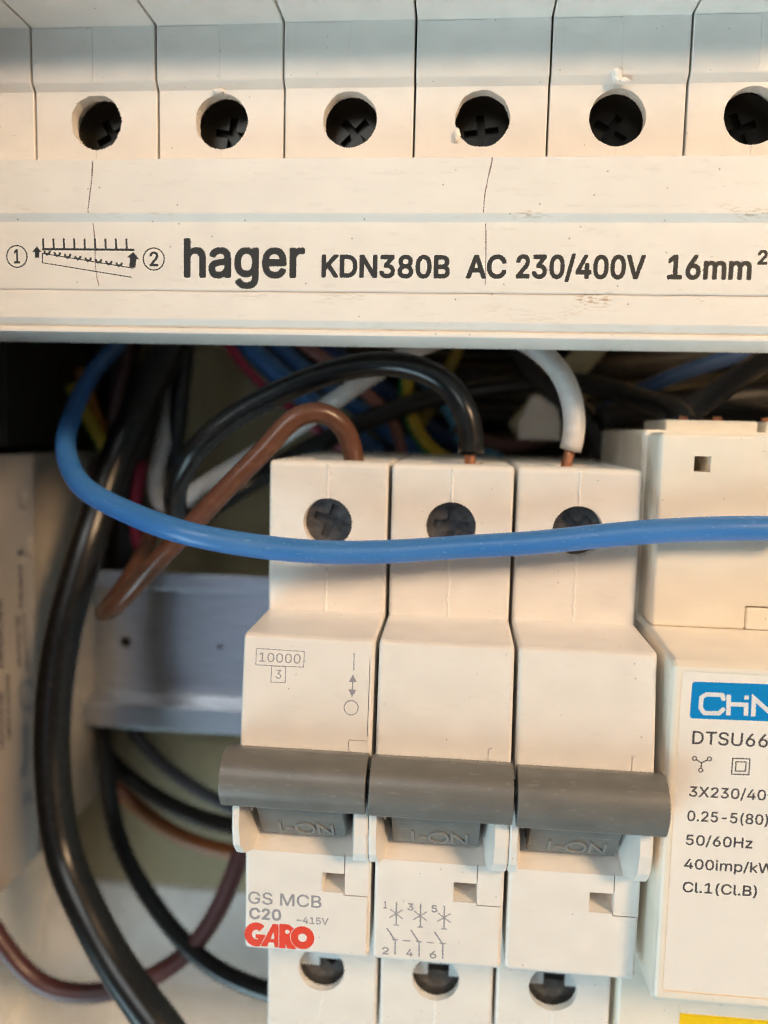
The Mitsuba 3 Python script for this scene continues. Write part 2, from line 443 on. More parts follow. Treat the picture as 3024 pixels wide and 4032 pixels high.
# ------------------------------------------------------------------ busbar cover strip with print
tag('busbar_strip', 'cream busbar cover strip with black lettering across the whole photo', 'busbar')
sp = [(-8.7, 60.6), (-8.7, 53.75), (-8.0, 52.8), (-8.0, 44.15), (-7.75, 44.0), (-8.05, 43.8), (-8.25, 40.3), (-7.7, 39.5), (-7.2, 39.3), (-7.2, 39.12), (-7.75, 39.05), (-7.75, 38.5), (-7.2, 38.35), (6.5, 38.5), (6.5, 60.4)]
add('busbar_strip__cover', prism(sp, -75.5, 100, 0.12, 0.1), 'strip_plastic', 25)
P = Print((0, -8.0, 0))
P.text('hager', -9.6, 45.92, 4.72, 16.05, True, fat=0.09)
P.text('KDN380B', 8.74, 45.96, 2.66, 16.5, True, fat=0.11)
P.text('AC', 27.4, 46.0, 2.68, 5.0, True, fat=0.11)
P.text('230/400V', 33.7, 46.03, 2.72, 15.9, True, fat=0.11)
P.text('16mm', 52.4, 46.05, 2.74, 10.05, True, fat=0.11)
P.text('2', 63.15, 47.86, 1.6, 1.1, True, fat=0.1)
add('busbar_strip__lettering', P.mesh(), 'ink_black', False)
P = Print((0, -8.0, 0))
for x, z, n in ((-32.65, 48.3, '1'), (-13.73, 48.06, '2')):
    P.poly(ring(x, z, 1.42, 0.16))
    P.text(n, x - (0.42 if n == '1' else 0.58), z - 0.88, 1.78, 0.85 if n == '1' else 1.2, True)
for i in range(9):
    x = -28.95 + i * (11.5 / 8)
    P.line([(x, 50.66), (x + 0.05, 49.2)], 0.26)
P.line([(-29.1, 49.28), (-16.35, 49.22)], 0.28)
P.line([(-16.5, 46.86), (-29.06, 48.72), (-29.1, 47.5), (-16.75, 45.68)], 0.13)
for i in range(8):
    x = -28.4 + i * 1.42
    z = 48.98 - i * 0.205
    P.poly(ring(x, z, 0.36, 0.27).intersection(sbox(x - 1, z - 1, x + 1, z + (0.1 if i < 3 else 0.05))))
    P.line([(x - 0.1, z - 0.3), (x + 0.05, z - 0.52)], 0.3)
P.poly(Polygon([(-29.82, 49.6), (-30.5, 48.9), (-30.1, 48.9), (-30.1, 48.15), (-29.52, 48.15), (-29.52, 48.9), (-29.14, 48.9)]))
P.poly(Polygon([(-16.5, 48.94), (-17.4, 48.27), (-16.95, 48.2), (-17.1, 47.05), (-16.25, 46.9), (-16.1, 48.1), (-15.63, 47.95)]))
add('busbar_strip__diagram', P.mesh(), 'ink_black', False)


def pen(pts, y, w):
    p = np.array(pts, float)
    s = CubicSpline(p[:, 1][::-1], p[:, 0][::-1])
    zz = np.linspace(p[-1, 1], p[0, 1], 28)
    xx = s(zz) + 0.05 * (meshkit.noise(np.stack([zz * 1.7, zz * 0 + pts[0][0], zz * 0], 1)) - 0.5)
    q = Print((0, y, 0), h=0.02)
    ww = w * (0.5 + 0.9 * meshkit.noise(np.stack([zz * 0.9, zz * 0 + 7, zz * 0], 1)))
    q.poly(unary_union([LineString([(xx[i], zz[i]), (xx[i + 1], zz[i + 1])]).buffer(ww[i] / 2) for i in range(27)]))
    return q.mesh()


m1 = trimesh.util.concatenate([pen([(-21.67, 60.2), (-21.85, 57.5), (-22.2, 55.2), (-22.35, 53.9)], -8.7, 0.16), pen([(-22.0, 52.6), (-21.8, 50.2), (-21.75, 47.8), (-21.3, 44.6)], -8.0, 0.12)])
m2 = trimesh.util.concatenate([pen([(30.15, 60.4), (29.7, 58.0), (29.35, 55.6), (29.3, 53.9)], -8.7, 0.16), pen([(29.6, 52.6), (29.75, 50.2), (29.8, 47.8), (29.85, 45.1)], -8.0, 0.12)])
add('busbar_strip__pen_mark', m1, 'ink_pen', False)
add('busbar_strip__pen_mark_001', m2, 'ink_pen', False)

# ------------------------------------------------------------------ three breakers
cb_profile = [(0, 21.7), (0, 0), (-13.4, -0.3), (-15.4, -15.5), (-15.4, -19), (-12, -22), (-12, -45), (2, -45.2), (2, -68.5), (51.4, -68.5), (51.4, 21.7)]
cb_labels = ['left circuit breaker with red brand print, two printed boxes and a grey toggle',
             'middle circuit breaker printed with three numbered switch symbols',
             'right circuit breaker without print, next to the meter']
bars = [(-1.05, 17.2), (-0.03, 17.45), (0.25, 18.05)]
face_u = np.array([0, 2.0, 15.2])


def face_print(x0):
    # the upper face leans: from (y -13.4, z -0.3) down to (y -15.4, z -15.5)
    u = face_u / np.linalg.norm(face_u)
    return Print((x0, -13.4 - 0.3 * 2 / 15.2 * 0, -0.3), (1, 0, 0), u)


for k in range(3):
    key = 'circuit_breaker' + (f'_{k:03d}' if k else '')
    tag(key, cb_labels[k], 'circuit breaker', 'three breakers side by side on the rail')
    x0 = 17.7 * k
    xa, xb = x0 + 0.2, x0 + (17.35 if k < 2 else 17.2)
    b = prism(cb_profile, xa, xb, 0.85, 0.45)
    ear = [(-10, -16), (-16.6, -17), (-17.1, -25), (-16.6, -27.6), (-15.0, -29.4), (-12.3, -30.3), (-10, -30.3)]
    b = b + prism(ear, xa - 0.5, xa + 3.4, 0.8, 0.35) + prism(ear, xb - 4.0, xb, 0.8, 0.35)
    cav = prism([(-21, -16.6), (-5.5, -16.6), (-5.5, -27.2), (-9.2, -28.8), (-12.05, -30.6), (-21, -30.6)], -1, 1, 0.4, 0.001, 1)
    mm = cav.to_mesh()
    v = np.array(mm.vert_properties[:, :3], float)
    half = 5.85 + (-6 - v[:, 1]) * 0.145
    v[:, 0] = x0 + 8.15 + np.sign(v[:, 0]) * half
    b = b - man(v, mm.tri_verts)
    # wire holes in the top, screw holes in front
    hx = x0 + 8.75
    b = b - hole_y(hx, 12.9, 3.55, -3, 3.2, 64, 0.06, 70 + k) - hole_y(hx, 12.9, 4.9, 2.2, 20)
    b = b - cube(x0 + 4.6, x0 + 13.2, 5.2, 13.5, 12, 24)
    b = b - hole_y(x0 + 8.7, -57.0, 3.6, -3, 3.6, 64, 0.08, 80 + k) - hole_y(x0 + 8.7, -57.0, 4.9, 3.3, 20)
    b = b - cube(x0 + 4.2, x0 + 13, 6, 14, -80, -62)
    # square window and the clip beside it
    b = b - cube(x0 + 10.75, x0 + 13.85, -14, -5.5, -35.8, -33.05)
    b = b - cube(x0 + 13.75, x0 + 13.9, -14, -11.6, -36.0, -30.4) - cube(x0 + 13.75, x0 + 17.6, -14, -11.7, -36.13, -35.98)
    b = b - cube(xb - 0.42, xb + 1, -14, -11.3, -44, -36.1)
    # fine joint lines above the toggle
    b = b - cube(x0 + 14.4, x0 + 14.48, -17, -14.97, -17, -13.1) - cube(x0 + 14.4, x0 + (16.9 if k == 0 else 14.9), -17, -14.95, -13.2, -13.12)
    if k == 0:
        b = b - cube(xb - 0.6, xb - 0.52, -17, -13.6, -12.6, -2.6)
    add(key + '__housing', b, 'cream', 28)
    # moulding seam: a thin ragged ridge
    rng = np.random.default_rng(11 + k)
    for name, zs, y in (('seam', (21.3, 16.5), -0.0), ('seam_001', (9.3, 0.1), -0.0), ('seam_002', (-60.6, -68.0), 2.0)):
        zz = np.linspace(zs[0], zs[1], 40)
        xx = hx - 0.03 + 0.22 * (meshkit.noise(np.stack([zz * 1.8, zz * 0 + k, zz * 0], 1)) - 0.5) + 0.05 * rng.standard_normal(40)
        rr = 0.10 + 0.15 * meshkit.noise(np.stack([zz * 2.2, zz * 0 + 5 + k, zz * 0], 1))
        m = m3.Manifold()
        for i in range(39):
            m = m + m3.Manifold.hull(m3.Manifold.sphere(rr[i], 6).translate([xx[i], y, zz[i]]) + m3.Manifold.sphere(rr[i + 1], 6).translate([xx[i + 1], y, zz[i + 1]]))
        add(key + '__' + name, m, 'burr_plastic', 50)
    # terminal screws
    s = m3.Manifold.cylinder(2.0, 4.85, 4.3, 48).rotate([90, 0, 0]).translate([hx, 4.7, 12.9])
    cr = cube(-2.5, 2.5, 2, 4.1, -0.62, 0.62) + cube(-0.62, 0.62, 2, 4.1, -2.5, 2.5) + cube(-1.2, 1.2, 2, 3.6, -1.2, 1.2).rotate([0, 45, 0])
    s = s - cr.rotate([0, (20, 4, 52)[k], 0]).translate([hx, 0, 12.9])
    add(key + '__terminal_screw', s, 'screw_steel', 30)
    s = m3.Manifold.cylinder(2.0, 4.8, 4.6, 48).rotate([90, 0, 0]).translate([x0 + 8.7, 6.4, -57.0])
    s = s - cube(-1.6, 1.6, 4, 5.9, -0.8, 0.8).rotate([0, (28, 2, 4)[k], 0]).translate([x0 + 9.2, 0, -56.4])
    add(key + '__terminal_screw_001', s, 'screw_steel', 30)
    cl = cube(-4.2, 4.2, 3.7, 4.3, -0.4, 5.0) - (cube(-1.3, 2.0, 3, 5, -1, 1.5) if k else cube(-0.6, 4.0, 3, 5, -1, 0.9))
    add(key + '__clamp', cl.translate([x0 + 8.7, 0, -57.2]), 'light_steel', 30)
    # toggle
    ba, bb = x0 + bars[k][0], x0 + bars[k][1]
    bt = np.radians(np.linspace(96, 214, 26))
    bar = prism([(-15.7, -14.45)] + [(-16.75 + 3.75 * math.cos(a), -17.9 + 3.75 * math.sin(a)) for a in bt] + [(-19.45, -20.75), (-18.9, -21.1), (-16.5, -20.9), (-15.7, -19.5)], ba, bb, 0.08, 0.12, 2)
    lever = prism([(-16.6, -18.2), (-16.3, -21), (-14.8, -23.6), (-11.3, -28.25), (-7, -28.0), (-7, -17.2), (-15.2, -17.2), (-16, -17.6)], x0 + 2.45, x0 + 13.85, 0.2, 0.2, 2)
    add(key + '__toggle', bar.translate([0, 0, (0, -0.1, -0.3)[k]]) + lever, 'grey_plastic', 25)
    lu = np.array([0, -3.5, 4.7])
    P = Print((x0, -11.3, -28.3), (1, 0, 0), lu, h=0.22)
    P.line([(5.15, 0.75), (5.15, 3.5)], 0.36)
    P.line([(5.9, 1.9), (6.9, 1.9)], 0.45)
    P.poly(affinity.scale(ring(8.55, 2.1, 1.2, 0.34), 1, 1.12))
    P.line([(10.35, 0.75), (10.35, 3.35), (12.2, 0.9), (12.2, 3.5)], 0.36)
    add(key + '__toggle__lettering', P.mesh(), 'grey_lit', False)
    if k < 2:
        pin = m3.Manifold.cylinder(1.2, 1.5, 1.5, 24).rotate([0, 90, 0]).translate([bb - 0.2, -17.6, -17.5])
        add(key + '__tie_pin', pin, 'ink_black', 30)
    # small dimple boss on the ear's inner wall
    add(key + '__stop_boss', m3.Manifold.sphere(0.55, 20).scale([0.5, 1, 1]).translate([x0 + 1.55, -13.6, -23.6]), 'cream', True)

key = 'circuit_breaker'
P = face_print(0)
# plane coordinate: distance down the leaning face
dn = lambda z: (z + 0.3) * math.hypot(2, 15.2) / 15.2
P.poly(Polygon([(1.95, dn(-2.2)), (8.25, dn(-2.3)), (8.22, dn(-4.3)), (1.95, dn(-4.3))]).exterior.buffer(0.05))
P.text('10000', 2.35, dn(-3.86), 1.18, 5.45)
P.poly(Polygon([(4.05, dn(-4.35)), (5.9, dn(-4.35)), (5.9, dn(-6.4)), (4.02, dn(-6.4))]).exterior.buffer(0.05))
P.text('3', 4.6, dn(-5.9), 1.12, 0.75)
P.line([(14.72, dn(-2.2)), (14.74, dn(-4.35))], 0.13)
P.line([(14.66, dn(-5.4)), (14.65, dn(-7.2))], 0.16)
P.poly(Polygon([(14.66, dn(-4.9)), (14.15, dn(-5.85)), (15.18, dn(-5.82))]))
P.poly(Polygon([(14.65, dn(-7.78)), (14.15, dn(-6.8)), (15.16, dn(-6.8))]))
P.poly(ring(14.58, dn(-9.1), 0.9, 0.13))
add(key + '__lettering', P.mesh(), 'ink_grey', False)
P = Print((0, -12, 0))
P.text('GS MCB', 0.7, -38.25, 1.68, 10.05, False, 0.014, 0.05)
P.text('~415V', 7.4, -40.52, 0.92, 4.35, False, 0.014, 0.04)
add(key + '__lettering_001', P.mesh(), 'ink_grey', False)
P = Print((0, -12, 0))
P.text('C20', 0.85, -40.42, 1.5, 4.4, True, 0.014, 0.06)
add(key + '__lettering_002', P.mesh(), 'ink_grey', False)


def arc(cx, cy, rx, ry, a0, a1, n=30):
    t = np.radians(np.linspace(a0, a1, n))
    return LineString(np.stack([cx + rx * np.cos(t), cy + ry * np.sin(t)], 1))


w = 0.52
G = arc(1.75, 1.75, 1.12, 1.22, 45, 345).buffer(w, cap_style=2).union(LineString([(1.65, 1.5), (3.0, 1.5)]).buffer(0.3, cap_style=2))
A = Polygon([(2.35, 0.1), (4.0, 3.45), (4.75, 3.45), (5.35, 0.1), (4.3, 0.1), (4.2, 0.75), (3.5, 0.75), (3.3, 0.1)]).difference(Polygon([(3.75, 1.25), (4.15, 2.3), (4.25, 1.25)]))
R = Polygon([(5.0, 0.1), (5.0, 3.45), (6.2, 3.45), (6.95, 2.9), (6.95, 2.1), (6.5, 1.6), (7.2, 0.1), (6.1, 0.1), (5.75, 1.2), (5.75, 0.1)]).buffer(0.08).difference(Point(6.05, 2.45).buffer(0.3))
O = ring(8.15, 1.75, 1.12, 1.04)
logo = [G.difference(A.buffer(0.07)), A.difference(R.buffer(0.07)), R.difference(Point(8.15, 1.75).buffer(1.71)), O]
P = Print((0.1, -12, -44.45), (1, 0, 0.012))
for g in logo:
    P.poly(affinity.scale(g, 1.0, 1.0, origin=(0, 0)))
add(key + '__logo', P.mesh(), 'ink_red', False)
tag(key + '__logo', 'bold red brand name near the bottom of the breaker')

key = 'circuit_breaker_001'
P = Print((0, -12, 0))
for i, (x, a, b) in enumerate(((20.92, '1', '2'), (24.15, '3', '4'), (27.32, '5', '6'))):
    P.line([(x, -36.45), (x + 0.04, -39.72)], 0.2)
    P.line([(x - 0.36, -39.72), (x + 0.44, -39.72)], 0.13)
    for sx in (-1, 1):
        P.line([(x - 0.85 * sx, -37.5), (x + 0.9 * sx, -38.75)], 0.14)
    P.text(a, x - 1.7, -37.45, 0.95, 0.42 if a == '1' else 0.75, fat=0.06)
    P.text(b, x - 1.72, -44.0, 1.0, 0.85, fat=0.05)
    P.line([(x - 1.2, -40.25), (x - 0.05, -41.9), (x, -43.95)], 0.2)
    P.line([(x - 0.5, -41.8), (x + 0.35, -41.8)], 0.13)
    if i < 2:
        P.line([(x + 1.0, -41.8), (x + 2.0, -41.8)], 0.13)
add(key + '__lettering', P.mesh(), 'ink_grey', False)

# ------------------------------------------------------------------ energy meter
tag('energy_meter', 'cream energy meter with a printed front plate and blue logo at the right edge', 'energy meter')
cover = prism([(-2.9, 27.0), (-2.9, 0.5), (5.2, 0.5), (5.2, 27.0)], 53.95, 126, 0.75, 0.75)
rear = prism([(4.5, 27.35), (4.5, -70), (51.4, -70), (51.4, 27.35)], 53.35, 126, 0.8, 0.7)
rear = rear - cube(53, 53.65, 19.3, 20.1, -75, 30)
cover = cover - cube(58.52, 60.68, -5, 9, 21.8, 23.9)
rear = rear - cube(58.4, 60.8, 4, 14, 21.7, 24.0)
pan = m3.CrossSection([np.array(rounded_ring([(66.1, 18.7), (130, 18.7), (130, 30), (66.1, 30)], 1.2), np.float32)]).extrude(2).rotate([90, 0, 0]).translate([0, -2.6, 0])
cover = cover - pan - cube(66.35, 130, -4, -2.0, 0, 3.95)
nose = prism([(5.2, 0.62), (-3.0, 0.6), (-15.3, -0.45), (-16, -1.2), (-16, -44.0), (-15.2, -44.9), (1.0, -45.4), (5.2, -45.4)], 53.75, 126, 0.5, 0.85)
low = prism([(1.2, -40), (1.2, -70), (6, -70), (6, -40)], 53.5, 126, 0.3, 0.5) - cube(62.35, 62.5, 0.9, 1.35, -60, -45.4)
rec = m3.CrossSection([np.array(rounded_ring([(54.85, -1.65), (130, -1.65), (130, -43.1), (54.95, -43.1)], 0.5), np.float32)]).extrude(2).rotate([90, 0, 0]).translate([0, -15.75, 0])
add('energy_meter__terminal_cover', cover, 'cream_meter', 28)
add('energy_meter__housing', rear + (nose - rec) + low, 'cream_meter', 28)
notch = prism([(-2.75, 3.7), (-2.75, 0.62), (1, 0.62), (1, 3.7)], 66.6, 126, 0.3, 0.3)
add('energy_meter__cover_latch', notch, 'cream_meter', 28)
rim = prism([(8, 28.9), (8, 27.0), (22, 27.0), (22, 28.9)], 57.2, 70.2, 0.3, 0.3) + prism([(8, 28.9), (8, 27.0), (22, 27.0), (22, 28.9)], 71.3, 110, 0.3, 0.3) - cube(59.4, 62.0, 9.5, 20, 28, 30) - cube(64.4, 67, 9.5, 20, 28, 30)
add('energy_meter__terminal_strip', rim, 'cream_meter', 28)
fp = m3.CrossSection([np.array(rounded_ring([(55.0, -1.8), (126, -1.8), (126, -42.95), (55.1, -42.95)], 0.4), np.float32)]).extrude(1.5).rotate([90, 0, 0]).translate([0, -14.36, 0])
add('energy_meter__front_plate', fp, 'plate_plastic', 28)
PY = -15.86
P = Print((0, PY, 0))
P.poly(Polygon([(56.2, -7.6), (56.25, -3.0), (80, -2.6), (80, -7.2)]).buffer(-0.4).buffer(0.4))
add('energy_meter__logo', P.mesh(), 'ink_blue', False)
tag('energy_meter__logo', 'blue logo panel with white letters')
P = Print((0, PY - 0.03, 0), (1, 0, 0.012))
lw = 0.52
zz = -0.68
P.line([(60.0, -4.98 + zz), (59.85, -4.5 + zz), (58.0, -4.5 + zz), (57.45, -4.9 + zz), (57.4, -6.2 + zz), (57.9, -6.85 + zz), (59.6, -6.8 + zz), (60.05, -6.3 + zz)], lw, True)
P.line([(60.6, -4.45 + zz), (60.7, -7.0 + zz)], lw)
P.line([(60.6, -5.6 + zz), (62.7, -5.6 + zz), (62.75, -6.95 + zz)], lw)
P.line([(62.68, -4.45 + zz), (62.69, -4.95 + zz)], lw)
P.line([(63.6, -7.0 + zz), (63.55, -4.75 + zz), (65.9, -6.75 + zz), (65.9, -4.5 + zz)], lw)
P.line([(66.6, -4.75 + zz), (68.9, -4.75 + zz)], lw)
P.line([(67.75, -4.75 + zz), (67.75, -6.95 + zz)], lw)
add('energy_meter__logo__lettering', P.mesh(), 'ink_white', False)
P = Print((0, PY, 0), (1, 0, 0.012))
for s, x, z, cap, wd in (('DTSU666', 56.7, -11.45, 1.6, 10.3), ('3X230/400V', 56.75, -18.13, 1.28, 11.6), ('0.25-5(80)A', 56.72, -21.25, 1.28, 10.9), ('50/60Hz', 56.75, -24.35, 1.28, 7.9), ('400imp/kWh', 56.72, -27.45, 1.28, 11.7), ('Cl.1(Cl.B)', 56.72, -30.5, 1.3, 8.85)):
    P.text(s, x, z, cap, wd, fat=0.05)
add('energy_meter__lettering', P.mesh(), 'ink_dark', False)
P = Print((0, PY, 0))
J = (57.95, -13.12)
for e in ((57.1, -12.6), (58.85, -12.55), (57.92, -14.05)):
    d = np.array(e) - J
    d = d / np.linalg.norm(d)
    P.line([J, tuple(np.array(e) - d * 0.25)], 0.14)
    P.poly(ring(e[0], e[1], 0.24, 0.13))
for a in (0.0, 0.42):
    P.poly(Polygon([(61.58 + a, -12.3 - a), (63.6 - a, -12.25 - a), (63.6 - a, -14.25 + a), (61.58 + a, -14.3 + a)]).exterior.buffer(0.07))
add('energy_meter__symbol', P.mesh(), 'ink_dark', False)
add('energy_meter__yellow_label', cube(62.6, 110, 1.08, 1.26, -69, -58.5), 'yellow_label', False)
for i, x in enumerate((60.2, 65.6, 73.2)):
    rng = np.random.default_rng(i)
    add('energy_meter__terminal_copper' + (f'_{i:03d}' if i else ''), m3.Manifold.cylinder(2.6, 0.8, 0.7, 16).rotate([8, 14 - 12 * i, 0]).translate([x, 12.4, 27.0]), 'copper', 30)

# ------------------------------------------------------------------ pale labelled box at the left
tag('labelled_box', 'pale beige box with blurred vertical print at the left edge', 'box')
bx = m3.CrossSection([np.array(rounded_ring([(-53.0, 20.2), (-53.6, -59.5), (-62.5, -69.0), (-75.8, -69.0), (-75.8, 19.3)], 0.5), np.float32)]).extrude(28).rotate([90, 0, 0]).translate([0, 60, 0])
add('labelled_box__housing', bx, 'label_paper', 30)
P = Print((0, 32, 0))
rng = np.random.default_rng(5)
for x, z0, z1, wd in ((-55.9, -1.2, -9.5, 0.9), (-55.3, -10.6, -16.8, 0.7), (-56.6, -11.2, -20.5, 0.9), (-55.0, -17.5, -22.0, 0.7), (-60.2, -8.0, -22.0, 1.1), (-59.0, -23.0, -36.0, 1.0), (-60.4, -26.5, -38.0, 0.9), (-62.3, -12.0, -35.0, 1.0)):
    z = z0
    while z > z1:
        l = 0.25 + 0.5 * rng.random()
        P.poly(sbox(x - wd / 2 * (0.6 + 0.4 * rng.random()), z - l, x + wd / 2 * (0.6 + 0.4 * rng.random()), z))
        z -= l + 0.18 + 0.25 * rng.random()
P.poly(Point(-55.9, 1.2).buffer(0.55))
add('labelled_box__print', P.mesh(), 'ink_dark', False)
P = Print((0, 32, 0))
P.poly(affinity.scale(ring(-55.0, -26.8, 1.6, 0.8), 1, 1.7))
P.line([(-55.5, -33), (-55.3, -39), (-56.2, -43)], 1.3, True)
P.line([(-56.0, -47.0), (-54.8, -48.5), (-54.9, -46.3), (-56.2, -49.0)], 0.8, True)
add('labelled_box__smudge', P.mesh(), 'ink_smudge', False)
for i, (x, z) in enumerate(((-54.9, 11.6), (-54.3, 2.4))):
    add('labelled_box__rivet' + (f'_{i:03d}' if i else ''), m3.Manifold.sphere(1.0, 24).scale([1.3, 0.7, 2.0]).translate([x, 32.1, z]), 'label_paper', True)

# ------------------------------------------------------------------ white connector block behind the cables
blk = m3.Manifold.hull(cube(38.6, 46.2, 42, 50, 25.2, 28.5) + cube(40.8, 45.0, 42.5, 50, 30, 33.5))
add('connector_block', blk, 'burr_plastic', 20)
tag('connector_block', 'blurred white connector block among the dark cables below the strip', 'connector')

